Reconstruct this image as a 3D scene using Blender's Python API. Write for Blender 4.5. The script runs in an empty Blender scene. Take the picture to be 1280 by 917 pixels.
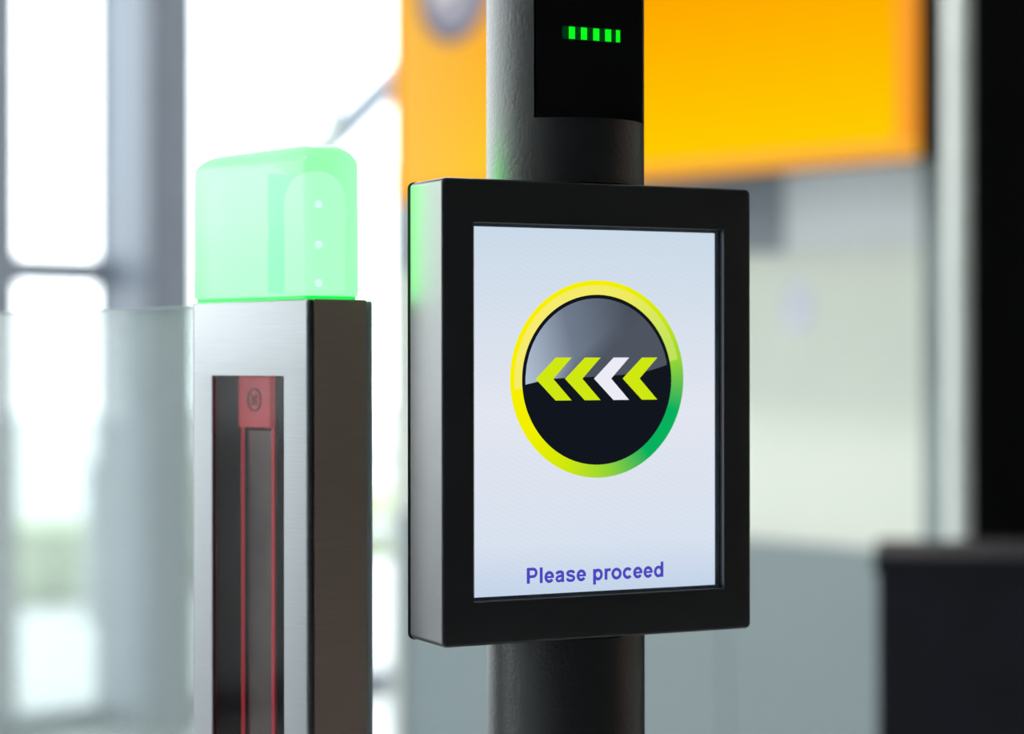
import bpy, bmesh, math, random
from mathutils import Vector, Matrix

random.seed(7)
scene = bpy.context.scene
COL = scene.collection
R = math.radians

# ------------------------------------------------------------------ camera
CAM_H = 1.45
cam_d = bpy.data.cameras.new('camera')
cam = bpy.data.objects.new('camera', cam_d)
COL.objects.link(cam)
cam.location = (0, 0, CAM_H)
cam.rotation_euler = (Matrix.Rotation(R(90), 3, 'X') @ Matrix.Rotation(-0.0009, 3, 'Z')).to_euler()
cam_d.sensor_fit = 'HORIZONTAL'
cam_d.sensor_width = 36.0
cam_d.lens = 36.0 * 2723.7 / 1280.0
cam_d.shift_y = -8.5 / 1280.0
cam_d.clip_start = 0.05
cam_d.clip_end = 300
cam_d.dof.use_dof = True
cam_d.dof.focus_distance = 1.195
cam_d.dof.aperture_fstop = 4.0
scene.camera = cam

# ------------------------------------------------------------------ sky: even overcast
world = bpy.data.worlds.new('overcast_sky')
scene.world = world
world.use_nodes = True
wn = world.node_tree
wn.nodes['Background'].inputs['Color'].default_value = (0.93, 0.97, 1.0, 1)
wn.nodes['Background'].inputs['Strength'].default_value = 5.5

vs = scene.view_settings
vs.view_transform = 'Standard'
vs.look = 'None'
vs.exposure = 0.0
vs.gamma = 1.0
vs.use_curve_mapping = False

# ------------------------------------------------------------------ helpers
def srgb(r, g, b):
    f = lambda c: (c / 255 / 12.92) if c / 255 <= 0.04045 else ((c / 255 + 0.055) / 1.055) ** 2.4
    return (f(r), f(g), f(b), 1.0)

def new_mat(name):
    m = bpy.data.materials.new(name)
    m.use_nodes = True
    nt = m.node_tree
    nt.nodes.clear()
    out = nt.nodes.new('ShaderNodeOutputMaterial')
    return m, nt, out

def mat(name, base, rough=0.5, metal=0.0, spec=0.5, var=0.06, scale=8.0, stretch=(1, 1, 1),
        bump=0.0, bump_scale=300.0, bump_d=0.0001, coat=0.0, emit=None, emit_s=0.0, rough_var=0.0, ior=1.5):
    m, nt, out = new_mat(name)
    N, L = nt.nodes, nt.links
    p = N.new('ShaderNodeBsdfPrincipled')
    L.new(p.outputs[0], out.inputs[0])
    tc = N.new('ShaderNodeTexCoord')
    mp = N.new('ShaderNodeMapping')
    mp.inputs['Scale'].default_value = stretch
    L.new(tc.outputs['Object'], mp.inputs[0])
    nz = N.new('ShaderNodeTexNoise')
    nz.inputs['Scale'].default_value = scale
    nz.inputs['Detail'].default_value = 3
    L.new(mp.outputs[0], nz.inputs[0])
    rp = N.new('ShaderNodeValToRGB')
    b = Vector(base[:3])
    rp.color_ramp.elements[0].position = 0.3
    rp.color_ramp.elements[1].position = 0.7
    rp.color_ramp.elements[0].color = (*(b * (1 - var)), 1)
    rp.color_ramp.elements[1].color = (*(b * (1 + var)), 1)
    L.new(nz.outputs['Fac'], rp.inputs[0])
    L.new(rp.outputs[0], p.inputs['Base Color'])
    p.inputs['Metallic'].default_value = metal
    p.inputs['Roughness'].default_value = rough
    p.inputs['Specular IOR Level'].default_value = spec
    p.inputs['Coat Weight'].default_value = coat
    p.inputs['IOR'].default_value = ior
    if rough_var:
        mr = N.new('ShaderNodeMapRange')
        mr.inputs['To Min'].default_value = max(0, rough - rough_var)
        mr.inputs['To Max'].default_value = rough + rough_var
        L.new(nz.outputs['Fac'], mr.inputs[0])
        L.new(mr.outputs[0], p.inputs['Roughness'])
    if bump:
        n2 = N.new('ShaderNodeTexNoise')
        n2.inputs['Scale'].default_value = bump_scale
        n2.inputs['Detail'].default_value = 2
        L.new(mp.outputs[0], n2.inputs[0])
        bp = N.new('ShaderNodeBump')
        bp.inputs['Strength'].default_value = bump
        bp.inputs['Distance'].default_value = bump_d
        L.new(n2.outputs['Fac'], bp.inputs['Height'])
        L.new(bp.outputs[0], p.inputs['Normal'])
    if emit:
        p.inputs['Emission Color'].default_value = (*emit[:3], 1)
        p.inputs['Emission Strength'].default_value = emit_s
    return m

def glass_mat(name, tint, rough=0.0, haze=0.0, haze_col=(0.8, 0.9, 0.88, 1), ior=1.5):
    """thin sheet glass: see-through tint + Fresnel reflection (+ a little surface haze)"""
    m, nt, out = new_mat(name)
    N, L = nt.nodes, nt.links
    tr = N.new('ShaderNodeBsdfTransparent'); tr.inputs[0].default_value = tint
    gl = N.new('ShaderNodeBsdfGlossy'); gl.inputs['Roughness'].default_value = rough
    fr = N.new('ShaderNodeFresnel'); fr.inputs[0].default_value = ior
    mx = N.new('ShaderNodeMixShader')
    # a sheet's far face lets light out unchanged (no false total reflection inside the slab)
    geo = N.new('ShaderNodeNewGeometry')
    inv = N.new('ShaderNodeMath'); inv.operation = 'SUBTRACT'; inv.inputs[0].default_value = 1.0
    L.new(geo.outputs['Backfacing'], inv.inputs[1])
    mul = N.new('ShaderNodeMath'); mul.operation = 'MULTIPLY'
    L.new(fr.outputs[0], mul.inputs[0]); L.new(inv.outputs[0], mul.inputs[1])
    L.new(mul.outputs[0], mx.inputs[0]); L.new(tr.outputs[0], mx.inputs[1]); L.new(gl.outputs[0], mx.inputs[2])
    last = mx
    if haze:
        df = N.new('ShaderNodeBsdfTranslucent'); df.inputs[0].default_value = haze_col
        d2 = N.new('ShaderNodeBsdfDiffuse'); d2.inputs[0].default_value = haze_col
        ad = N.new('ShaderNodeMixShader'); ad.inputs[0].default_value = 0.5
        L.new(df.outputs[0], ad.inputs[1]); L.new(d2.outputs[0], ad.inputs[2])
        m2 = N.new('ShaderNodeMixShader'); m2.inputs[0].default_value = haze
        L.new(mx.outputs[0], m2.inputs[1]); L.new(ad.outputs[0], m2.inputs[2])
        last = m2
    L.new(last.outputs[0], out.inputs[0])
    return m

def emit_mat(name, col, s=1.0, gloss=0.0):
    m, nt, out = new_mat(name)
    N, L = nt.nodes, nt.links
    e = N.new('ShaderNodeEmission')
    e.inputs[0].default_value = col
    e.inputs[1].default_value = s
    L.new(e.outputs[0], out.inputs[0])
    return m

def ramp_emit(name, nodes_fn, stops, s=1.0, interp='LINEAR'):
    """emission whose colour follows a procedural value built by nodes_fn(N, L, object coords)"""
    m, nt, out = new_mat(name)
    N, L = nt.nodes, nt.links
    tc = N.new('ShaderNodeTexCoord')
    v = nodes_fn(N, L, tc.outputs['Object'])
    rp = N.new('ShaderNodeValToRGB')
    rp.color_ramp.interpolation = interp
    els = rp.color_ramp.elements
    while len(els) < len(stops):
        els.new(0.5)
    for e, (pos, c) in zip(els, stops):
        e.position = pos
        e.color = c
    L.new(v, rp.inputs[0])
    e = N.new('ShaderNodeEmission')
    e.inputs[1].default_value = s
    L.new(rp.outputs[0], e.inputs[0])
    L.new(e.outputs[0], out.inputs[0])
    return m

def dot_value(vec, lo, hi, origin=(0, 0, 0), normalize=False):
    """value 0..1 along a direction of the object's own coordinates"""
    def fn(N, L, co):
        sub = N.new('ShaderNodeVectorMath'); sub.operation = 'SUBTRACT'
        sub.inputs[1].default_value = origin
        L.new(co, sub.inputs[0])
        src = sub.outputs[0]
        if normalize:
            nn = N.new('ShaderNodeVectorMath'); nn.operation = 'NORMALIZE'
            L.new(src, nn.inputs[0]); src = nn.outputs[0]
        d = N.new('ShaderNodeVectorMath'); d.operation = 'DOT_PRODUCT'
        d.inputs[1].default_value = vec
        L.new(src, d.inputs[0])
        mr = N.new('ShaderNodeMapRange')
        mr.inputs['From Min'].default_value = lo
        mr.inputs['From Max'].default_value = hi
        L.new(d.outputs['Value'], mr.inputs[0])
        return mr.outputs[0]
    return fn

def obj(name, bm, material, parent=None, smooth=None, loc=None, rot=None):
    me = bpy.data.meshes.new(name)
    bmesh.ops.recalc_face_normals(bm, faces=bm.faces[:])
    bm.to_mesh(me)
    bm.free()
    if smooth is not None:
        for p in me.polygons:
            p.use_smooth = True
        me.set_sharp_from_angle(angle=R(smooth))
    me.materials.append(material)
    o = bpy.data.objects.new(name, me)
    COL.objects.link(o)
    if parent:
        o.parent = parent
    if loc is not None:
        o.location = loc
    if rot is not None:
        o.rotation_euler = (0, 0, rot)
    return o

def tag(o, label=None, cat=None, group=None, kind=None):
    if label: o['label'] = label
    if cat: o['category'] = cat
    if group: o['group'] = group
    if kind: o['kind'] = kind
    return o

def empty(name, loc, rot=0.0, **k):
    o = bpy.data.objects.new(name, None)
    COL.objects.link(o)
    o.location = loc
    o.rotation_euler = (0, 0, rot)
    o.empty_display_size = 0.05
    return tag(o, **k)

def box(bm, x0, x1, y0, y1, z0, z1, bevel=0.0, seg=2):
    vs_ = [bm.verts.new((x, y, z)) for z in (z0, z1) for x, y in ((x0, y0), (x1, y0), (x1, y1), (x0, y1))]
    fs = [(0, 1, 2, 3), (4, 5, 6, 7), (0, 1, 5, 4), (1, 2, 6, 5), (2, 3, 7, 6), (3, 0, 4, 7)]
    faces = [bm.faces.new([vs_[i] for i in f]) for f in fs]
    if bevel:
        es = list({e for f in faces for e in f.edges})
        bmesh.ops.bevel(bm, geom=es, offset=bevel, segments=seg, affect='EDGES', profile=0.5)
    return bm

def boxbm(*a, **k):
    return box(bmesh.new(), *a, **k)

def rrect(x0, x1, y0, y1, r, n=5):
    """rounded rectangle outline, same vertex count whatever the radius"""
    r = max(r, 1e-5)
    pts = []
    for cx, cy, a0 in ((x1 - r, y1 - r, 0), (x0 + r, y1 - r, 90), (x0 + r, y0 + r, 180), (x1 - r, y0 + r, 270)):
        for i in range(n + 1):
            a = R(a0 + 90 * i / n)
            pts.append((cx + r * math.cos(a), cy + r * math.sin(a)))
    return pts

def loft(bm, rings, cap0=True, cap1=True):
    """rings: lists of 3-D points of equal length"""
    vr = [[bm.verts.new(p) for p in r] for r in rings]
    n = len(vr[0])
    for a, b in zip(vr, vr[1:]):
        for i in range(n):
            bm.faces.new((a[i], a[(i + 1) % n], b[(i + 1) % n], b[i]))
    if cap0: bm.faces.new(vr[0][::-1])
    if cap1: bm.faces.new(vr[-1])
    return bm

def lathe(bm, prof, n=48, c=(0, 0, 0), cap=True):
    rings = [[(c[0] + r * math.cos(2 * math.pi * i / n), c[1] + r * math.sin(2 * math.pi * i / n), c[2] + z)
              for i in range(n)] for r, z in prof]
    return loft(bm, rings, cap, cap)

def polyface(bm, pts):
    bm.faces.new([bm.verts.new(p) for p in pts])
    return bm

def prism(bm, pts, d0, d1, axis='y'):
    """flat outline (x, z) given thickness along y"""
    a = [bm.verts.new((x, d0, z)) for x, z in pts]
    b = [bm.verts.new((x, d1, z)) for x, z in pts]
    n = len(pts)
    bm.faces.new(a)
    bm.faces.new(b[::-1])
    for i in range(n):
        bm.faces.new((a[i], b[i], b[(i + 1) % n], a[(i + 1) % n]))
    return bm

def tube(bm, path, r, n=8):
    path = [Vector(p) for p in path]
    rings = []
    for i, p in enumerate(path):
        t = (path[min(i + 1, len(path) - 1)] - path[max(i - 1, 0)]).normalized()
        u = t.cross(Vector((0.31, 0.2, 0.93))).normalized()
        v = t.cross(u)
        rings.append([p + u * r * math.cos(2 * math.pi * k / n) + v * r * math.sin(2 * math.pi * k / n) for k in range(n)])
    return loft(bm, rings)

# The building's axes are turned against the view: q runs left-back along the gate line,
# p runs right-back.  An object turned by BROT has its local x along -q and local y along p.
BROT = R(-48)
def W(p, q, z=0.0):
    s, c = math.sin(R(48)), math.cos(R(48))
    return (p * s - q * c, p * c + q * s, z)

# ------------------------------------------------------------------ materials
M = {}
M['powder'] = mat('black_powder_coat', (0.005, 0.0055, 0.007), 0.32, spec=1.0, ior=1.78, var=0.15, scale=60, bump=0.35, bump_scale=1400, bump_d=0.00012)
M['pole_paint'] = mat('charcoal_textured_paint', (0.014, 0.016, 0.019), 0.40, spec=0.85, ior=1.55, var=0.15, scale=60, bump=0.5, bump_scale=440, bump_d=0.0006)
M['gloss_black'] = mat('glossy_black_glass', (0.004, 0.004, 0.006), 0.12, spec=0.5, var=0.1)
M['rubber'] = mat('matt_black_gasket', (0.01, 0.01, 0.011), 0.6, var=0.1)
M['steel'] = mat('brushed_stainless_steel', (0.275, 0.285, 0.295), 0.34, 1.0, var=0.05, scale=90, stretch=(0.25, 0.25, 9), rough_var=0.04)
M['steel_side'] = mat('brushed_brown_plate', (0.78, 0.58, 0.48), 0.45, 0.1, var=0.035, scale=120, stretch=(1, 0.3, 5))  # one even brown base colour, barely metallic
M['steel_rear'] = mat('satin_blue_grey_steel', (0.75, 0.86, 0.92), 0.45, 0.0, var=0.05)
M['dark_cavity'] = mat('dark_cavity_plastic', (0.02, 0.018, 0.022), 0.4, var=0.2, scale=20)
M['red_plastic'] = mat('red_translucent_plastic', (0.55, 0.05, 0.05), 0.35, var=0.1, scale=40, emit=(0.75, 0.07, 0.09), emit_s=0.45)
M['red_line'] = mat('red_light_strip', (0.5, 0.02, 0.03), 0.4, var=0.05, emit=(0.75, 0.03, 0.05), emit_s=0.4)
M['screw'] = mat('dull_screw_metal', (0.25, 0.1, 0.1), 0.45, 0.6, var=0.1)
M['fin'] = mat('blue_grey_painted_steel', (0.215, 0.25, 0.305), 0.5, var=0.06, scale=3)
M['glass_clear'] = glass_mat('clear_window_glass', (0.97, 0.985, 0.98, 1))
M['glass_gate'] = glass_mat('clear_gate_glass', (0.90, 0.94, 0.94, 1), haze=0.26)
M['glass_edge'] = mat('ground_glass_edge', (0.35, 0.42, 0.44), 0.3, var=0.1)
M['pane_dark'] = glass_mat('smoked_sensor_pane', (0.78, 0.74, 0.76, 1), rough=0.08, ior=1.22)
M['floor'] = mat('polished_stone_floor', (0.32, 0.34, 0.35), 0.3, var=0.08, scale=3)
M['ceiling'] = mat('pale_grey_ceiling', (0.6, 0.61, 0.62), 0.7, var=0.05)
M['wood'] = mat('dark_brown_timber_wall', (0.40, 0.27, 0.20), 0.6, var=0.25, scale=3, stretch=(1, 1, 0.15))
M['dark_wall'] = mat('unseen_charcoal_wall', (0.010, 0.011, 0.013), 0.7, var=0.1)
M['wall_white'] = mat('white_painted_wall', (0.72, 0.74, 0.72), 0.6, var=0.03)
M['navy'] = mat('dark_navy_laminate', (0.02, 0.021, 0.03), 0.6, spec=0.2, var=0.1)
M['black'] = mat('flat_black_laminate', (0.0015, 0.0015, 0.002), 0.7, spec=0.1, var=0.1)
M['pale_metal'] = mat('pale_satin_aluminium', (0.80, 0.84, 0.80), 0.45, 0.1, var=0.04)

def struct(name, bm, m, loc=(0, 0, 0), rot=0.0, parent=None, label=None):
    o = obj(name, bm, m, parent, loc=loc, rot=rot)
    if parent is None:
        o['kind'] = 'structure'
    if label: o['label'] = label
    return o

# ------------------------------------------------------------------ the hall
P0, P1, Q0, Q1, HT = -8.0, 9.0, -2.2, 7.6, 4.6
# a frame at the world origin turned to the building: local x = -q, local y = p
struct('floor', boxbm(-Q1 - 0.2, -Q0, P0, P1, -0.2, 0), M['floor'], rot=BROT)
struct('ceiling', boxbm(-Q1 - 0.2, -Q0, P0, P1, HT, HT + 0.2), M['ceiling'], rot=BROT)
struct('wall_right', boxbm(-Q0, -Q0 + 0.2, 3.6, P1, 0, HT), M['wood'], rot=BROT)
struct('wall_right', boxbm(-Q0, -Q0 + 0.2, P0, 3.6, 0, HT), M['dark_wall'], rot=BROT)  # unseen dark stretch, added to blacken reflections in the display front
struct('wall_back', boxbm(-Q1 - 0.2, -Q0, P1, P1 + 0.2, 0, HT), M['wall_white'], rot=BROT)
struct('wall_front', boxbm(-Q1 - 0.2, -Q0, P0 - 0.2, P0, 0, HT), M['wall_white'], rot=BROT)

# glazed facade along q = Q1: fins (deep steel mullions) carry the panes
FINS = [-6.6, -5.0, -3.4, -1.5, 1.4, 2.8, 3.82, 4.605, 6.75, 8.3]
FW, FD = 0.19, 0.42
for i, p in enumerate(FINS):
    o = struct('trim_%d' % (i + 1), boxbm(-FW / 2, FW / 2, -FD / 2, FD / 2, 0, HT, bevel=0.012), M['fin'],
               loc=W(p + FW / 2, Q1 - FD / 2), rot=BROT + R(90))
    for pl in (-1, 1):
        struct('flange', boxbm(-FW / 2 - 0.015, FW / 2 + 0.015, -0.012, 0.012, 0.0, HT), M['fin'],
               loc=(0, pl * (FD / 2 - 0.03), 0), parent=o)
edges = [P0] + FINS + [P1]
for i in range(len(edges) - 1):
    a = edges[i] + (FW if i > 0 else 0.0)
    b = edges[i + 1]
    w = empty('window_%d' % (i + 1), W((a + b) / 2, Q1 - 0.02), BROT + R(90), kind='structure')
    h = (b - a) / 2
    struct('pane', boxbm(-h, h, -0.008, 0.008, 0.08, HT), M['glass_clear'], parent=w)
    struct('sill', boxbm(-h, h, -0.05, 0.05, 0.0, 0.08), M['fin'], parent=w)
    if b < 6.0:
        struct('transom', boxbm(-h, h, -0.07, 0.05, 1.75, 1.855), M['fin'], parent=w)
    else:
        struct('mullion', boxbm(-0.015, 0.015, -0.04, 0.03, 0.08, HT), M['pale_metal'], loc=(5.76 - (a + b) / 2, 0, 0), parent=w)

# outside: paving, a hedge, a railing and a diagonal brace
struct('ground', boxbm(-60, -Q1 - 0.25, -30, 50, -0.35, -0.15), mat('pale_concrete_paving', (0.42, 0.43, 0.43), 0.8, var=0.08, scale=2), rot=BROT)
leafm = mat('pale_hedge_leaf', (0.30, 0.36, 0.22), 0.6, var=0.3, scale=12)
for k, (pp, qq, ln, hh) in enumerate([(7.56, 13.0, 1.3, 0.58), (8.9, 13.4, 0.9, 0.85), (11.3, 14.2, 1.3, 0.6)]):
    bm = bmesh.new()
    rnd = random.Random(k)
    bmesh.ops.create_icosphere(bm, subdivisions=4, radius=1.0)
    for v in bm.verts:
        s = 1 + 0.10 * math.sin(7 * v.co.x + k) * math.cos(6 * v.co.y + 2 * v.co.z) + rnd.uniform(-0.06, 0.06)
        c = v.co.copy()
        for ax in range(3):
            c[ax] = math.copysign(abs(c[ax]) ** 0.55, c[ax])
        v.co = Vector((c.x * ln / 2 * s, c.y * 0.45 * s, (c.z * 0.5 * s + 0.5) * hh - 0.18))
    o = obj('hedge', bm, leafm, loc=W(pp, qq), rot=BROT + R(90), smooth=60)
    tag(o, ['clipped green hedge outside, behind the left window pane', 'low green hedge outside, behind the steel mullion fin',
            'green hedge outside, seen between gate post and screen'][k], 'hedge', 'hedges outside the glazed facade')
rail = empty('railing', W(11.5, 11.6, -0.15), BROT + R(90), label='grey metal railing outside beyond the glazed facade', cat='railing')
railm = mat('grey_galvanised_rail', (0.35, 0.38, 0.41), 0.5, 0.4)
for zz in (0.45, 0.95):
    obj('rail', tube(bmesh.new(), [(-4.5, 0, zz), (4.5, 0, zz)], 0.05), railm, rail, smooth=40)
rp0 = None
for i in range(7):
    if rp0 is None:
        rp0 = obj('post', tube(bmesh.new(), [(-4.5, 0, 0), (-4.5, 0, 1.0)], 0.05), railm, rail, smooth=40)
    else:
        c = rp0.copy(); COL.objects.link(c); c.parent = rail; c.location = (i * 1.5, 0, 0)
b0, b1 = Vector(W(7.03, 9.2, 2.64)), Vector(W(7.44, 9.2, 2.99))
brd = (b1 - b0)
bm = tube(bmesh.new(), [brd * -1.0, brd * 0.7, brd * 2.2], 0.085, 12)
tube(bm, [brd * 2.2, brd * 2.2 - Vector((0, 0, (b0 + brd * 2.2).z + 0.15))], 0.085, 12)
tube(bm, [(0, 0, 0), (0, 0, -b0.z - 0.15)], 0.03, 12)
tag(obj('diagonal_brace', bm, M['fin'], loc=b0, smooth=40), 'grey diagonal steel brace outside the bright window', 'brace')

# unseen fill lights, added under the ceiling to brighten hall and partition
fillm = emit_mat('fill_light_glow', (1, 0.98, 0.94, 1), 50.0)
for i, (pp, qq, lab) in enumerate([(3.3, 4.4, 'added fill light in front of the orange sign'), (6.4, 3.4, 'added fill light above the white partition'),
                                   (-2.5, 3.4, 'added fill light behind the viewer')]):
    e = empty('fill_light', W(pp, qq, HT - 0.10), BROT, label='slim white ' + lab, cat='light', group='added fill lights')
    obj('tray', boxbm(-1.2, 1.2, -0.14, 0.14, 0.02, 0.10), M['pale_metal'], e)
    obj('diffuser', boxbm(-1.18, 1.18, -0.125, 0.125, 0.0, 0.02), fillm, e)

# ------------------------------------------------------------------ orange lightbox sign
SP, SQ0, SQ1, SZ0, SZ1 = 4.445, 3.41, 5.515, 1.962, 3.05
sign = empty('lightbox_sign', W(SP, (SQ0 + SQ1) / 2, SZ0), BROT, label='large backlit orange sign panel with a round grey emblem', cat='sign')
hw, sh = (SQ1 - SQ0) / 2, SZ1 - SZ0
obj('cabinet', boxbm(-hw, hw, 0.012, 0.09, 0.0, sh, bevel=0.004), M['black'], sign)
face_m = None
def sign_val(N, L, co):
    sx = N.new('ShaderNodeSeparateXYZ'); L.new(co, sx.inputs[0])
    mr = N.new('ShaderNodeMapRange')
    mr.inputs['From Min'].default_value = 0.0; mr.inputs['From Max'].default_value = 0.62
    L.new(sx.outputs['Z'], mr.inputs[0])
    return mr.outputs[0]
m, nt, out = new_mat('orange_print_with_flare')
N, L = nt.nodes, nt.links
tc = N.new('ShaderNodeTexCoord')
rp = N.new('ShaderNodeValToRGB')
els = rp.color_ramp.elements
els[0].position = 0.0; els[0].color = srgb(255, 208, 0)
els[1].position = 1.0; els[1].color = srgb(255, 158, 0)
L.new(sign_val(N, L, tc.outputs['Object']), rp.inputs[0])
pale = N.new('ShaderNodeMix'); pale.data_type = 'RGBA'  # veil of flare over the left end, put into the face colour
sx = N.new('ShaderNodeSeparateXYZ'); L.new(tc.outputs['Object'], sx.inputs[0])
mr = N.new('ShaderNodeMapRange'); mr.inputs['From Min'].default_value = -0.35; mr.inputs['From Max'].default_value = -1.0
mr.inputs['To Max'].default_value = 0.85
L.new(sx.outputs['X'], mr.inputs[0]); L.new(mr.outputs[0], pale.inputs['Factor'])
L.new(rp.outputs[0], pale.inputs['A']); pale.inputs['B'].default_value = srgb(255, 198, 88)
e = N.new('ShaderNodeEmission'); e.inputs[1].default_value = 1.0
L.new(pale.outputs['Result'], e.inputs[0]); L.new(e.outputs[0], out.inputs[0])
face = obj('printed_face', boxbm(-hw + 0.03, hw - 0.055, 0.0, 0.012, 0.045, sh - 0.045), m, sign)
trimm = emit_mat('lit_orange_edge', srgb(255, 178, 62), 1.0)
obj('edge_trim', boxbm(-hw, hw, -0.006, 0.012, 0.0, 0.045), trimm, sign)
obj('edge_trim', boxbm(-hw, hw, -0.006, 0.012, sh - 0.045, sh), trimm, sign)
trimr = emit_mat('lit_orange_side_edge', srgb(255, 160, 48), 1.0)
obj('edge_trim', boxbm(hw - 0.055, hw, -0.006, 0.012, 0.045, sh - 0.045), trimr, sign)
obj('edge_trim', boxbm(-hw, -hw + 0.03, -0.006, 0.012, 0.045, sh - 0.045), trimr, sign)
# emblem: local x = centre q - q
ex, ez = (SQ0 + SQ1) / 2 - 5.205, 2.615 - SZ0
def disc(bm, r0, r1, y0, y1, cx, cz, n=48):
    o_ = [(cx + r1 * math.cos(2 * math.pi * i / n), cz + r1 * math.sin(2 * math.pi * i / n)) for i in range(n)]
    if r0 <= 0:
        return prism(bm, o_, y0, y1)
    i_ = [(cx + r0 * math.cos(2 * math.pi * i / n), cz + r0 * math.sin(2 * math.pi * i / n)) for i in range(n)]
    rings = [[(x, y0, z) for x, z in i_], [(x, y0, z) for x, z in o_], [(x, y1, z) for x, z in o_], [(x, y1, z) for x, z in i_]]
    rings.append(rings[0])
    return loft(bm, rings, False, False)
emb = obj('emblem', disc(bmesh.new(), 0, 0.165, -0.004, 0.0, ex, ez), emit_mat('emblem_grey', srgb(168, 168, 182), 1.0), sign)
obj('emblem_ring', disc(bmesh.new(), 0.130, 0.17, -0.008, -0.004, ex, ez), emit_mat('emblem_dark_grey', srgb(112, 114, 132), 1.0), emb)
obj('emblem_field', prism(bmesh.new(), [(ex - 0.10, ez - 0.045), (ex + 0.0, ez - 0.015), (ex + 0.09, ez + 0.07), (ex + 0.03, ez + 0.105), (ex - 0.07, ez + 0.085)], -0.007, -0.004),
    emit_mat('emblem_pale', srgb(232, 224, 226), 1.0), emb)
hang = mat('black_sign_rod', (0.02, 0.02, 0.02), 0.4, 0.6)
for sx_ in (-0.8, 0.8):
    obj('hanging_rod', tube(bmesh.new(), [(sx_, 0.035, sh), (sx_, 0.035, HT - SZ0)], 0.012), hang, sign, smooth=40)

# ------------------------------------------------------------------ partition under the sign
PP = 4.75
pq0, pq1 = 3.575, 5.865
part = empty('partition_wall', W(PP, (pq0 + pq1) / 2), BROT, label='pale frosted partition wall below the orange sign', cat='partition')
pw = (pq1 - pq0) / 2
def frosted(name, col, emission=None):
    m, nt, out = new_mat(name)
    N, L = nt.nodes, nt.links
    nz = N.new('ShaderNodeTexNoise'); nz.inputs['Scale'].default_value = 3
    tc = N.new('ShaderNodeTexCoord'); L.new(tc.outputs['Object'], nz.inputs[0])
    rp = N.new('ShaderNodeValToRGB')
    rp.color_ramp.elements[0].color = (*(Vector(col[:3]) * 0.95), 1); rp.color_ramp.elements[1].color = col
    L.new(nz.outputs['Fac'], rp.inputs[0])
    a = N.new('ShaderNodeBsdfDiffuse'); b = N.new('ShaderNodeBsdfTranslucent')
    L.new(rp.outputs[0], a.inputs[0]); L.new(rp.outputs[0], b.inputs[0])
    mx = N.new('ShaderNodeMixShader'); mx.inputs[0].default_value = 0.35
    L.new(a.outputs[0], mx.inputs[1]); L.new(b.outputs[0], mx.inputs[2]); L.new(mx.outputs[0], out.inputs[0])
    return m
M['frost_white'] = frosted('frosted_white_glass', (0.94, 0.97, 0.90, 1))
M['frost_grey'] = frosted('frosted_grey_glass', (0.42, 0.49, 0.505, 1))
M['header_light'] = frosted('pale_grey_header', (0.93, 0.96, 0.97, 1))
M['header_dark'] = frosted('mid_grey_header', (0.46, 0.50, 0.54, 1))
split = (pq0 + pq1) / 2 - 4.10
for x0, x1 in ((-pw, -pw / 3), (-pw / 3, pw / 3), (pw / 3, pw)):
    obj('panel', boxbm(x0 + 0.004, x1 - 0.004, 0, 0.02, 0.93, 1.76), M['frost_white'], part)
    obj('lower_panel', boxbm(x0 + 0.004, x1 - 0.004, 0, 0.02, 0.05, 0.93), M['frost_grey'], part)
obj('header_panel', boxbm(-pw, split, -0.01, 0.02, 1.76, 2.12), M['header_dark'], part)
obj('header_panel', boxbm(split, pw, -0.01, 0.02, 1.76, 2.12), M['header_light'], part)
obj('base_rail', boxbm(-pw, pw, -0.01, 0.03, 0.0, 0.05), M['pale_metal'], part)
obj('end_post', boxbm(pw - 0.03, pw + 0.03, -0.02, 0.03, 0.0, 3.2), mat('grey_green_post', (0.22, 0.28, 0.27), 0.5), part)
obj('end_post', boxbm(-pw - 0.02, -pw + 0.02, -0.02, 0.03, 0.0, 2.12), M['pale_metal'], part)
st = bmesh.new()
ol = [(0.055 * math.cos(2 * math.pi * i / 32), 0.075 * math.sin(2 * math.pi * i / 32)) for i in range(32)]
prism(st, ol, -0.003, 0.0)
q_st = 4.06
obj('sticker', st, mat('pale_lavender_sticker', (0.80, 0.83, 0.93), 0.5), part, loc=((pq0 + pq1) / 2 - q_st, 0, 1.60))

# round pale post, black screen wall and dark cabinet at the right
cp = empty('support_post', (1.078, 5.2, 0), label='slim pale metal post at the right end of the orange sign', cat='post')
obj('shaft', lathe(bmesh.new(), [(0.045, 0.02), (0.045, 3.4)], 32), M['pale_metal'], cp, smooth=40)
obj('base_plate', lathe(bmesh.new(), [(0.11, 0.0), (0.11, 0.012), (0.048, 0.02)], 32), M['pale_metal'], cp, smooth=40)
bs = empty('black_booth_wall', (0.958, 4.55, 0), R(-14), label='tall black booth wall at the right edge', cat='booth')
obj('panel', boxbm(0.0, 0.95, 0, 0.06, 0.06, 2.6, bevel=0.006), M['black'], bs)
obj('panel', boxbm(0.96, 1.9, 0, 0.06, 0.06, 2.6, bevel=0.006), M['black'], bs)
obj('plinth', boxbm(0.01, 1.89, 0.005, 0.055, 0.0, 0.06), M['rubber'], bs)
cb = empty('gate_cabinet', (0.606, 3.62, 0), R(-10.5), label='low dark navy gate cabinet at the lower right', cat='cabinet')
obj('body', boxbm(0.0, 1.1, 0.0, 0.32, 0.08, 1.095, bevel=0.004), M['navy'], cb)
obj('plinth', boxbm(0.02, 1.08, 0.02, 0.30, 0.0, 0.08), M['rubber'], cb)
obj('top_plate', boxbm(-0.006, 1.106, -0.006, 0.326, 1.095, 1.127, bevel=0.005), M['navy'], cb)

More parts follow.
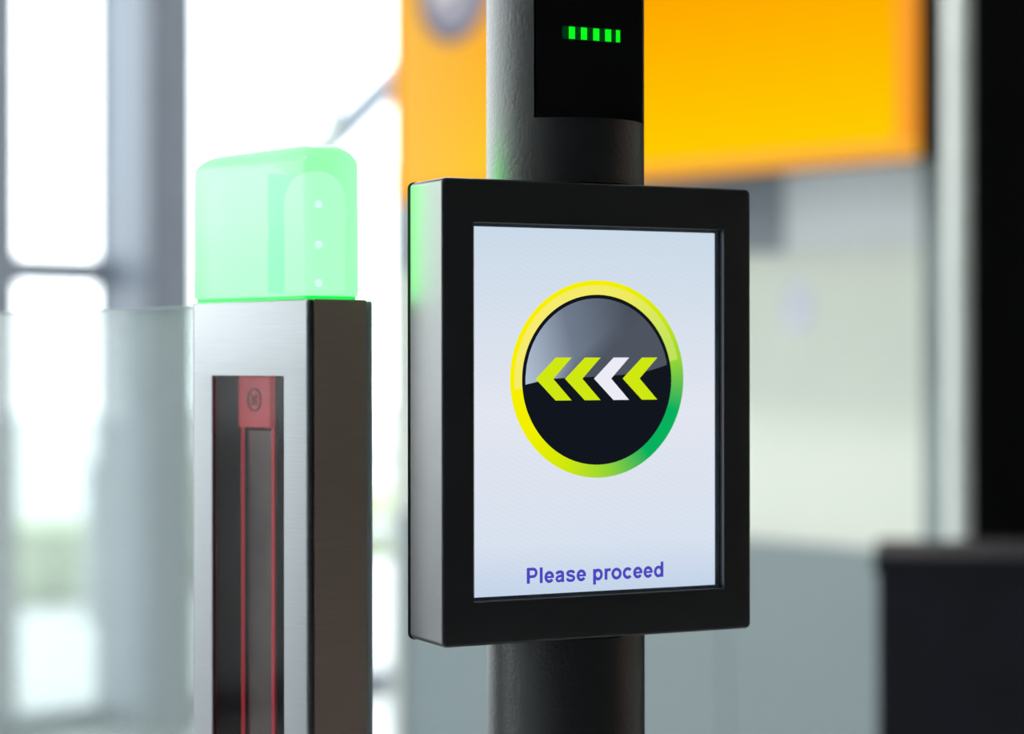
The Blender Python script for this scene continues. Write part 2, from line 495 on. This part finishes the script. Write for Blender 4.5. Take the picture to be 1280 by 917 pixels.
# ------------------------------------------------------------------ the pole
TH = R(26.382)
ux, uy = math.cos(TH), math.sin(TH)
X0, Y0 = -0.03723, 1.16
DW, DH, DD = 0.19406, 0.25095, 0.04565
DZ = CAM_H - 0.02787                      # height of the display's centre
def DP(u, d):                             # point in plan: u along the front from its left edge, d into the depth
    return (X0 + u * ux - d * uy, Y0 + u * uy + d * ux)
px_, py_ = DP(0.0985, 0.0460)
PR = 0.0450
pole = empty('indicator_pole', (px_, py_, 0), TH, label='round charcoal pole with green indicator bars carrying the display', cat='pole')
ZT, ZB = DZ + DH / 2 + 0.0006, DZ - DH / 2 - 0.0006
PTOP = 2.15
NSEG = 128
half = R(50.5)
pan_z0, pan_z1 = CAM_H + 0.1338, 1.95
def circ(z, r=PR):
    return [(r * math.cos(2 * math.pi * i / NSEG), r * math.sin(2 * math.pi * i / NSEG), z) for i in range(NSEG)]
def cut_section(z, dep):
    """pole section with the front flattened for the indicator panel (local -y is the front)"""
    pts = []
    for i in range(97):
        a = R(-90) + half + (2 * math.pi - 2 * half) * i / 96
        pts.append((PR * math.cos(a), PR * math.sin(a), z))
    w_, y_ = PR * math.sin(half), -PR * math.cos(half) + dep
    for i in range(1, 12):
        t = i / 12
        pts.append((-w_ + 2 * w_ * t, y_, z))
    return pts
bm = bmesh.new()
loft(bm, [circ(ZT), circ(pan_z0)])
loft(bm, [cut_section(pan_z0, 0.006), cut_section(pan_z1, 0.006)])
loft(bm, [circ(pan_z1), circ(PTOP - 0.004), circ(PTOP, PR - 0.004)])
obj('upper_tube', bm, M['pole_paint'], pole, smooth=35)
obj('lower_tube', loft(bmesh.new(), [circ(0.012), circ(ZB)]), M['pole_paint'], pole, smooth=35)
hs = lambda z: [(PR * math.cos(R(180) * i / 48) , PR * math.sin(R(180) * i / 48) + 0.0006, z) for i in range(49)]
obj('rear_spine', loft(bmesh.new(), [hs(ZB), hs(ZT)]), M['pole_paint'], pole, smooth=35)
obj('floor_flange', lathe(bmesh.new(), [(0.066, 0.0), (0.066, 0.009), (0.060, 0.012), (PR, 0.012)], 64), M['pole_paint'], pole, smooth=35)
pwid = PR * math.sin(half)
pdep = -PR * math.cos(half)
pn = obj('indicator_panel', boxbm(-pwid + 0.0012, pwid - 0.0006, pdep - 0.0006, pdep + 0.0058, pan_z0 + 0.0006, pan_z1 - 0.001, bevel=0.0005), M['gloss_black'], pole)
pn['label'] = 'flat glossy black panel set into the pole'
wz = CAM_H + 0.1822
iw = prism(bmesh.new(), rrect(-0.0173, 0.0193, wz - 0.0036, wz + 0.0036, 0.0012, 4), pdep - 0.0009, pdep - 0.0004)
obj('indicator_window', iw, mat('dark_green_indicator_lens', (0.003, 0.02, 0.005), 0.2, emit=(0.0, 0.05, 0.008), emit_s=0.6), pn)
ledm = emit_mat('lit_green_bar', (0.004, 1.0, 0.012, 1), 1.0)
for s0, s1 in ((-0.0133, -0.0095), (-0.0057, -0.0019), (0.0021, 0.0059), (0.0097, 0.0135), (0.0167, 0.0192)):
    obj('light_bar', boxbm(s0, s1, pdep - 0.0012, pdep - 0.0009, wz - 0.0034, wz + 0.0034), ledm, pn)

# ------------------------------------------------------------------ the display
dx, dy = DP(0, 0)
disp = empty('information_display', (dx, dy, DZ - DH / 2), TH,
             label='black framed display on the pole showing yellow chevrons and a message', cat='display')
h2 = DH / 2
def ring(x0, x1, z0, z1, r, y):
    return [(x, y, z) for x, z in rrect(x0, x1, z0, z1, r, 6)]
rings = []
RB = 0.0036
rings.append(ring(0, DW, 0, DH, 0.0032, DD - RB))
LIP, RR = -0.0004, 0.0012      # the rear shell stands a hair proud of the housing
rear = [ring(LIP + 0.0004, DW - LIP - 0.0004, LIP + 0.0004, DH - LIP - 0.0004, 0.0032, DD - RB), ring(LIP, DW - LIP, LIP, DH - LIP, 0.0036, DD - RB + 0.0004)]
for i in range(6):      # rear fillet
    a = R(90 * i / 5)
    ins = LIP + RR * (1 - math.cos(a))
    rear.append(ring(ins, DW - ins, ins, DH - ins, 0.0036 - (ins - LIP) * 0.8, DD - RR + RR * math.sin(a)))
RF = 0.0016
for i in range(6):      # front fillet
    a = R(90 * i / 5)
    ins = RF * (1 - math.cos(a))
    rings.append(ring(ins, DW - ins, ins, DH - ins, 0.0032 - ins * 0.8, RF - RF * math.sin(a)))
OU0, OU1, OV = 0.0187, 0.1760, 0.1018
rings.append(ring(OU0 - 0.0003, OU1 + 0.0003, h2 - OV - 0.0003, h2 + OV + 0.0003, 0.0006, 0.0))
rings.append(ring(OU0, OU1, h2 - OV, h2 + OV, 0.0004, 0.0003))
rings.append(ring(OU0, OU1, h2 - OV, h2 + OV, 0.0004, 0.0090))
obj('housing', loft(bmesh.new(), rings, True, False), M['powder'], disp, smooth=30)
obj('back_cover', loft(bmesh.new(), rear), mat('shade_black_rear_shell', (0.004, 0.004, 0.005), 0.7, spec=0.08), disp, smooth=30)  # dead black puts the shade of the turned-away rear edge into its colour
SY = 0.0060
SU0, SU1, SV = 0.0215, 0.1735, 0.1001
fr_ = [ring(OU0 + 1e-5, OU1 - 1e-5, h2 - OV + 1e-5, h2 + OV - 1e-5, 0.0004, SY + 0.002), ring(OU0 + 1e-5, OU1 - 1e-5, h2 - OV + 1e-5, h2 + OV - 1e-5, 0.0004, SY - 0.0004),
       ring(SU0, SU1, h2 - SV, h2 + SV, 0.0002, SY - 0.0004), ring(SU0, SU1, h2 - SV, h2 + SV, 0.0002, SY + 0.002)]
fr_.append(fr_[0])
sf = obj('screen_frame', loft(bmesh.new(), fr_, False, False), mat('slate_screen_gasket', (0.22, 0.30, 0.36), 0.4, spec=0.5), disp)
sf['label'] = 'narrow slate grey gasket around the lit screen'
# lit LCD background: pale blue white, a little dimmer to top and bottom, with fine pixel lines
m, nt, out = new_mat('lit_screen_background')
N, L = nt.nodes, nt.links
tc = N.new('ShaderNodeTexCoord')
sx = N.new('ShaderNodeSeparateXYZ'); L.new(tc.outputs['Object'], sx.inputs[0])
mr = N.new('ShaderNodeMapRange'); mr.inputs['From Min'].default_value = h2 - SV; mr.inputs['From Max'].default_value = h2 + SV
L.new(sx.outputs['Z'], mr.inputs[0])
rp = N.new('ShaderNodeValToRGB')
els = rp.color_ramp.elements
els.new(0.5); els.new(0.15)
for e_, (p_, c_) in zip(els, [(0.0, srgb(196, 212, 234)), (0.14, srgb(216, 225, 239)), (0.5, srgb(226, 230, 240)), (1.0, srgb(203, 218, 233))]):
    e_.position = p_; e_.color = c_
L.new(mr.outputs[0], rp.inputs[0])
wv = N.new('ShaderNodeTexWave'); wv.wave_type = 'BANDS'; wv.bands_direction = 'DIAGONAL'
mp = N.new('ShaderNodeMapping'); mp.inputs['Scale'].default_value = (0.45, 0, 1.0)
L.new(tc.outputs['Object'], mp.inputs[0]); L.new(mp.outputs[0], wv.inputs[0])
wv.inputs['Scale'].default_value = 220; wv.inputs['Distortion'].default_value = 1.2; wv.inputs['Detail'].default_value = 0
wm = N.new('ShaderNodeMapRange'); wm.inputs['To Min'].default_value = 0.985; wm.inputs['To Max'].default_value = 1.01
L.new(wv.outputs['Fac'], wm.inputs[0])
em = N.new('ShaderNodeEmission'); L.new(rp.outputs[0], em.inputs[0]); L.new(wm.outputs[0], em.inputs[1])
L.new(em.outputs[0], out.inputs[0])
scr = obj('screen', boxbm(SU0, SU1, SY, SY + 0.002, h2 - SV, h2 + SV), m, disp)

# -- round icon
IC, IV, IR, IDR = 0.0980, h2 + 0.0174, 0.0547, 0.0471
def ringfill(bm, r0, r1, a0, a1, y, n=96, c=(IC, IV), dep=0.0001):
    vi = []; vo = []
    for i in range(n + 1):
        a = a0 + (a1 - a0) * i / n
        vi.append(bm.verts.new((c[0] + r0 * math.cos(a), y, c[1] + r0 * math.sin(a))))
        vo.append(bm.verts.new((c[0] + r1 * math.cos(a), y, c[1] + r1 * math.sin(a))))
    for i in range(n):
        bm.faces.new((vi[i], vi[i + 1], vo[i + 1], vo[i]))
    return bm
ga = R(-36)
rm = ramp_emit('icon_ring_yellow_to_green', dot_value((math.cos(ga), 0, math.sin(ga)), -1, 1, (IC, 0, IV), True),
               [(0.0, srgb(250, 240, 0)), (0.35, srgb(240, 240, 0)), (0.62, srgb(205, 232, 12)), (0.83, srgb(150, 215, 50)), (0.975, srgb(8, 178, 92))])
obj('icon_ring', ringfill(bmesh.new(), IDR - 0.0005, IR, 0, 2 * math.pi, SY - 0.0001, 128), rm, scr)
rg = ramp_emit('icon_ring_highlight_pale', dot_value((math.cos(ga), 0, math.sin(ga)), -1, 1, (IC, 0, IV), True),
               [(0.0, srgb(247, 236, 110)), (0.4, srgb(238, 234, 96)), (0.62, srgb(212, 232, 96)), (0.85, srgb(190, 225, 90))])
obj('icon_ring_highlight', ringfill(bmesh.new(), IDR - 0.0003, IR - 0.0026, R(12), R(186), SY - 0.0002, 90), rg, scr)
obj('icon_disc', ringfill(bmesh.new(), 0.00001, IDR, 0, 2 * math.pi, SY - 0.0003, 128, c=(IC - 0.0004, IV - 0.0004)), emit_mat('icon_disc_black', srgb(17, 22, 30), 1.0), scr)
# glossy upper part of the icon, bounded below by a shallow curve
GR = IDR - 0.0020
gc = (IC - 0.0004, IV - 0.0004)
low = [(-0.0457, -0.0026), (-0.028, 0.0006), (-0.004, 0.0016), (0.026, 0.0037), (0.0440, 0.0081)]
def crv(pts, n=8):
    out_ = []
    P_ = [pts[0]] + list(pts) + [pts[-1]]
    for i in range(1, len(P_) - 2):
        p0, p1, p2, p3 = [Vector(q) for q in P_[i - 1:i + 3]]
        for k in range(n):
            t = k / n
            out_.append(0.5 * ((2 * p1) + (-p0 + p2) * t + (2 * p0 - 5 * p1 + 4 * p2 - p3) * t * t + (-p0 + 3 * p1 - 3 * p2 + p3) * t ** 3))
    out_.append(Vector(pts[-1]))
    return out_
lc = [v for v in crv(low) if v.length < GR + 0.002]
bm = bmesh.new()
a_l = math.atan2(lc[0].y, lc[0].x) % (2 * math.pi); a_r = math.atan2(lc[-1].y, lc[-1].x)
ncol = len(lc)
prev = None
for i, v in enumerate(lc):
    x = max(-GR * 0.9995, min(GR * 0.9995, v.x))
    top = math.sqrt(max(GR * GR - x * x, 0))
    col = [bm.verts.new((gc[0] + x, SY - 0.0004, gc[1] + min(v.y, top) + (top - min(v.y, top)) * k / 6)) for k in range(7)]
    if prev:
        for k in range(6):
            bm.faces.new((prev[k], col[k], col[k + 1], prev[k + 1]))
    prev = col
bmesh.ops.remove_doubles(bm, verts=bm.verts[:], dist=1e-7)
# more columns near the rim for a round outline
def gloss_nodes():
    m, nt, out = new_mat('icon_disc_highlight_grey')
    N, L = nt.nodes, nt.links
    tc = N.new('ShaderNodeTexCoord')
    a = dot_value((1, 0, 0.25), -0.046, 0.03, (gc[0], 0, gc[1]))(N, L, tc.outputs['Object'])
    rp = N.new('ShaderNodeValToRGB')
    e = rp.color_ramp.elements
    e.new(0.5)
    for q, (p_, c_) in zip(e, [(0.0, srgb(178, 193, 212)), (0.45, srgb(112, 124, 142)), (1.0, srgb(72, 78, 90))]):
        q.position = p_; q.color = c_
    L.new(a, rp.inputs[0])
    d = dot_value((0.64, 0, -0.77), -0.005, 0.006, (gc[0] - 0.012, 0, gc[1] + 0.0073))(N, L, tc.outputs['Object'])
    mx = N.new('ShaderNodeMix'); mx.data_type = 'RGBA'
    L.new(d, mx.inputs['Factor']); L.new(rp.outputs[0], mx.inputs['A']); mx.inputs['B'].default_value = srgb(78, 85, 97)
    em = N.new('ShaderNodeEmission'); L.new(mx.outputs['Result'], em.inputs[0]); L.new(em.outputs[0], out.inputs[0])
    return m
obj('icon_disc_highlight', bm, gloss_nodes(), scr)
yel = emit_mat('chevron_yellow_green', srgb(208, 232, 18), 1.0)
wht = emit_mat('chevron_white', srgb(236, 236, 246), 1.0)
for k in range(4):
    x = 0.0587 + k * 0.01815
    z = h2 + 0.0176
    c = prism(bmesh.new(), [(x, z), (x + 0.0124, z + 0.0117), (x + 0.0223, z + 0.0117), (x + 0.0108, z), (x + 0.0222, z - 0.0119), (x + 0.0123, z - 0.0119)], SY - 0.0006, SY - 0.0005)
    o = obj('chevron', c, wht if k == 2 else yel, scr)
    if k == 2: o['label'] = 'white chevron among the yellow ones'

# -- message lettering: strokes of a bold grotesque, one mesh for each letter
def ribbon(bm, pts, w, y, closed=False):
    n = len(pts)
    pts = [Vector(p) for p in pts]
    va = []; vb = []
    for i in range(n):
        if closed:
            t0 = (pts[i] - pts[i - 1]).normalized(); t1 = (pts[(i + 1) % n] - pts[i]).normalized()
        else:
            t0 = (pts[i] - pts[i - 1]).normalized() if i else (pts[1] - pts[0]).normalized()
            t1 = (pts[i + 1] - pts[i]).normalized() if i < n - 1 else t0
        nrm = Vector((-(t0.y + t1.y), t0.x + t1.x)).normalized()
        k = (w / 2) / max(0.5, nrm.dot(Vector((-t1.y, t1.x))))
        va.append(bm.verts.new((pts[i].x + nrm.x * k, y, pts[i].y + nrm.y * k)))
        vb.append(bm.verts.new((pts[i].x - nrm.x * k, y, pts[i].y - nrm.y * k)))
    for i in range(n if closed else n - 1):
        j = (i + 1) % n
        bm.faces.new((va[i], va[j], vb[j], vb[i]))
def arc(cx, cy, rx, ry, a0, a1, n=28):
    return [(cx + rx * math.cos(R(a0 + (a1 - a0) * i / n)), cy + ry * math.sin(R(a0 + (a1 - a0) * i / n))) for i in range(n + 1)]
S = 137
def g_o(cx, rx):
    return (arc(cx, 259, rx - 64, 205, 0, 360)[:-1], 128, True)
GLY = {
    'P': (667, [([(145, 0), (145, 716)], 144, False), ([(120, 656)] + [(360, 656)] + arc(390, 486, 158, 170, 90, -90, 18) + [(120, 316)], 122, False)]),
    'l': (278, [([(140, 0), (140, 716)], S, False)]),
    'o': (611, [g_o(305, 265)]),
    'p': (611, [([(137, -198), (137, 519)], S, False), g_o(325, 244)]),
    'd': (611, [([(474, 0), (474, 716)], S, False), g_o(286, 244)]),
    'e': (556, [(arc(277, 259, 178, 205, 0, 328), 128, False), ([(90, 258), (518, 258)], 88, False)]),
    'c': (556, [(arc(290, 259, 190, 205, 38, 322), 130, False)]),
    'r': (389, [([(134, 0), (134, 519)], S, False), (crv([(140, 290), (165, 395), (240, 452), (385, 455)]), 120, False)]),
    'a': (556, [(crv([(105, 372), (150, 442), (270, 470), (385, 440), (415, 350), (415, 120), (440, 0)]), 128, False),
                (crv([(410, 305), (270, 275), (150, 235), (105, 150), (150, 70), (250, 55), (350, 90), (412, 180)]), 112, False)]),
    's': (556, [(crv([(452, 380), (395, 452), (275, 474), (155, 445), (112, 375), (160, 312), (280, 272), (400, 228), (446, 148), (395, 70), (275, 46), (145, 72), (90, 158)]), 118, False)]),
    ' ': (278, []),
}
txtm = emit_mat('message_violet_blue', srgb(76, 72, 190), 1.0)
k = 0.0086 / 716
cur = 0.0534 - 73 * k
for ch in 'Please proceed':
    adv, strokes = GLY[ch]
    if strokes:
        bm = bmesh.new()
        for pts, w, closed in strokes:
            ribbon(bm, [(cur + x * k, h2 - 0.0941 + y * k) for x, y in pts], 1.1 * w * k, SY - 0.0002, closed)
        obj('letter', bm, txtm, scr)
    cur += adv * k * 0.995

# ------------------------------------------------------------------ gate post with green lamp
GS = 1.238 / 1.225
GL_, GD = 0.1173 * GS, 0.0463 * GS
corner = Vector((-0.09326 * 1.238, 1.238))
s48, c48 = math.sin(R(48)), math.cos(R(48))
org = corner + Vector((-c48, s48)) * (GL_ / 2)           # middle of the front face
post = empty('gate_post', (org.x, org.y, 0), BROT, label='brushed steel gate post with a dark sensor window', cat='post')
PT = CAM_H + 0.0349 * GS
hx = GL_ / 2
wx0, wx1, wzt, wzb = -0.0375 * GS, 0.0350 * GS, CAM_H - 0.0089 * GS, 0.16
FR = 0.0030          # front corner radius
FDp = 0.0033         # depth of the front cover
def fcover(x0, x1, rl, rr, ins=0.0):
    """plan outline of a piece of the front cover (front is y = 0)"""
    pts = []
    if rr:
        pts += [(x1 - rr + (rr - ins) * math.cos(R(a)), rr + (rr - ins) * math.sin(R(a))) for a in range(0, -91, -15)]
    else:
        pts += [(x1, ins)]
    if rl:
        pts += [(x0 + rl + (rl - ins) * math.cos(R(a)), rl + (rl - ins) * math.sin(R(a))) for a in range(-90, -181, -15)]
    else:
        pts += [(x0, ins)]
    pts += [(x0 + (ins if rl else 0), FDp), (x1 - (ins if rr else 0), FDp)]
    return pts
def ext(bm, fn, z0, z1, top=0.0):
    lv = [(0.0, z0), (0.0, z1 - top)]
    if top:
        lv += [(top * (1 - math.cos(R(a))), z1 - top + top * math.sin(R(a))) for a in (30, 60, 90)]
    return loft(bm, [[(x, y, z) for x, y in fn(i)] for i, z in lv])
bm = bmesh.new()
ext(bm, lambda i: fcover(-hx, hx, FR, FR, i), wzt, PT, 0.0015)
ext(bm, lambda i: fcover(-hx, wx0, FR, 0, i), wzb, wzt)
ext(bm, lambda i: fcover(wx1, hx, 0, FR, i), wzb, wzt)
ext(bm, lambda i: fcover(-hx, hx, FR, FR, i), 0.02, wzb)
obj('front_cover', bm, M['steel'], post, smooth=35)
# body behind the cover, hollow behind the window
bm = bmesh.new()
yb0, yb1 = FDp + 0.0008, GD - 0.0052
box(bm, wx1, hx - 0.002, yb0, yb1, wzb, wzt)
box(bm, -hx + 0.002, wx0, yb0, yb1, wzb, wzt)
box(bm, -hx + 0.002, hx - 0.002, yb0, yb1, wzt, PT - 0.0015)
box(bm, -hx + 0.002, hx - 0.002, yb0, yb1, 0.02, wzb)
box(bm, wx0, wx1, yb1 - 0.004, yb1, wzb, wzt)
obj('inner_body', bm, M['dark_cavity'], post)
sp_ = obj('side_plate', boxbm(hx - 0.002, hx, FDp + 0.0008, GD - 0.0048, 0.02, PT, bevel=0.0006), M['steel_side'], post)
obj('side_plate', boxbm(-hx, -hx + 0.002, FDp + 0.0008, GD - 0.0048, 0.02, PT, bevel=0.0006), M['steel_side'], post)
obj('rear_cover', boxbm(-hx, hx, GD - 0.0045, GD, 0.02, PT - 0.0005, bevel=0.0015), M['steel_rear'], post, smooth=40)
obj('top_plate', boxbm(-hx + 0.003, hx - 0.003, 0.003, GD - 0.003, PT - 0.0015, PT - 0.0003), M['steel'], post)
obj('foot_plate', boxbm(-hx, hx + 0.006, -0.012, GD + 0.012, 0.0, 0.02, bevel=0.003), M['steel_rear'], post)
sw = obj('sensor_window', boxbm(wx0 + 0.0004, wx1 - 0.0004, 0.0012, 0.0032, wzb, wzt - 0.0004), M['pane_dark'], post)
sw['label'] = 'tall dark glass window in the front of the post'
# local x of the inside pieces (12 mm behind the front)
bz = CAM_H - 0.0395 * GS
br = obj('red_bracket', boxbm(hx - 0.0868, hx - 0.0544, 0.012, 0.016, bz, wzt - 0.0005, bevel=0.0006), M['red_plastic'], post)
bm = bmesh.new()
sxx, szz = hx - 0.0700, CAM_H - 0.0235
disc(bm, 0.0058, 0.0072, 0.0112, 0.012, sxx, szz, 32)
obj('screw_ring', bm, M['screw'], br)
bm = bmesh.new()
for aa in (45, -45):
    ca, sa = math.cos(R(aa)), math.sin(R(aa))
    l_, t_ = 0.0038, 0.0009
    prism(bm, [(sxx + ca * a - sa * b, szz + sa * a + ca * b) for a, b in ((-l_, -t_), (l_, -t_), (l_, t_), (-l_, t_))], 0.0113, 0.012)
obj('screw_slot', bm, M['screw'], br)
for s_ in (0.0826, 0.0516):
    obj('red_strip', boxbm(hx - s_ - 0.0013, hx - s_ + 0.0013, 0.012, 0.0128, wzb + 0.01, bz), M['red_line'], post)
obj('sensor_board', boxbm(hx - 0.081, hx - 0.054, 0.0150, 0.017, wzb + 0.01, bz - 0.002), mat('olive_grey_sensor_board', (0.30, 0.31, 0.26), 0.5, var=0.6, scale=9), post)

# green lamp on the post
LD = 0.0381 * GS
lamp = empty('signal_lamp', (org.x, org.y, PT), BROT, label='glowing green lamp block on top of the steel gate post', cat='lamp')
LT = CAM_H + 0.1238 * GS - PT
def lring(ins, z, r):
    return [(x, y, z) for x, y in rrect(-hx + ins, hx - ins, ins, LD - ins, max(r - ins * 0.3, 0.002), 6)]
rings = [lring(0.0006, 0.0016, 0.005), lring(0.0, 0.0028, 0.005)]
TRX, TRZ = 0.0175, 0.0125
for i in range(0, 10):
    a = R(10 * i)
    rings.append(lring(TRX * (1 - math.cos(a)), LT - TRZ + TRZ * math.sin(a), 0.006))
m, nt, out = new_mat('green_lit_acrylic')
N, L = nt.nodes, nt.links
pr = N.new('ShaderNodeBsdfPrincipled')
pr.inputs['Base Color'].default_value = (0.12, 0.5, 0.14, 1)
pr.inputs['Roughness'].default_value = 0.22
pr.inputs['Emission Color'].default_value = (0.062, 1.0, 0.085, 1)
pr.inputs['Emission Strength'].default_value = 6.0
tr = N.new('ShaderNodeBsdfTransparent'); tr.inputs[0].default_value = (0.42, 1, 0.48, 1)
nz = N.new('ShaderNodeTexNoise'); nz.inputs['Scale'].default_value = 30
tc = N.new('ShaderNodeTexCoord'); L.new(tc.outputs['Object'], nz.inputs[0])
mr = N.new('ShaderNodeMapRange'); mr.inputs['To Min'].default_value = 0.30; mr.inputs['To Max'].default_value = 0.34
L.new(nz.outputs['Fac'], mr.inputs[0])
mx = N.new('ShaderNodeMixShader'); L.new(mr.outputs[0], mx.inputs[0])
L.new(pr.outputs[0], mx.inputs[1]); L.new(tr.outputs[0], mx.inputs[2]); L.new(mx.outputs[0], out.inputs[0])
obj('lamp_cover', loft(bmesh.new(), rings), m, lamp, smooth=40)
obj('base_spill_glow', loft(bmesh.new(), [lring(0.0012, -0.0002, 0.005), lring(0.0012, 0.0018, 0.005)]),
    mat('green_spill_glow', (0.0, 0.4, 0.1), 0.4, emit=(0.0, 0.85, 0.10), emit_s=0.8), lamp)  # added band; its glow stands for lamp light spilling on the post top
corem = emit_mat('green_white_light_guide', (0.30, 1.0, 0.37, 1), 4.6)
def guide(x0, x1, y0, y1, top):
    rr_ = [[(x, y, 0.004) for x, y in rrect(x0, x1, y0, y1, 0.006, 5)]]
    for i in range(0, 9):
        a = R(11 * i)
        ins = 0.010 * (1 - math.cos(a))
        rr_.append([(x, y, top - 0.018 + 0.018 * math.sin(a)) for x, y in rrect(x0 + ins, x1 - ins, y0 + ins, y1 - ins, 0.005, 5)])
    return loft(bmesh.new(), rr_)
g1 = obj('light_guide', guide(0.024, hx - 0.0035, 0.006, LD - 0.007, LT - 0.016), corem, lamp, smooth=40)
obj('light_guide', guide(-hx + 0.005, 0.008, 0.006, LD - 0.007, LT - 0.010), corem, lamp, smooth=40)
obj('added_teal_plate', boxbm(0.0150, 0.0165, 0.0035, 0.020, 0.004, LT - 0.016), emit_mat('teal_band_glow', (0.06, 1.0, 0.36, 1), 3.2), lamp)  # added glowing plate, so a teal band shows through the cover
ledl = emit_mat('white_led', (0.85, 0.8, 1.0, 1), 3.6)
for z_ in (0.009, 0.031, 0.054):
    bm = bmesh.new()
    bmesh.ops.create_uvsphere(bm, u_segments=12, v_segments=8, radius=0.0023)
    obj('led', bm, ledl, g1, loc=(hx - 0.0033, 0.0095, z_), smooth=60)

# glass leaf of the gate, held by the post
leaf = empty('gate_glass_leaf', (org.x - c48 * 0 + 0, org.y, 0), BROT, label='clear glass gate leaf to the left of the steel post', cat='gate')
gx1 = -hx - 0.0004
obj('glass_sheet', boxbm(gx1 - 0.62, gx1, 0.0185, 0.0265, 0.12, CAM_H + 0.0325 * GS), M['glass_gate'], leaf)
obj('polished_edge', boxbm(gx1 - 0.62, gx1, 0.0187, 0.0263, CAM_H + 0.0325 * GS, CAM_H + 0.0325 * GS + 0.0009), M['glass_edge'], leaf)
obj('bottom_rail', boxbm(gx1 - 0.62, gx1, 0.012, 0.033, 0.0, 0.12, bevel=0.002), M['steel_rear'], leaf)
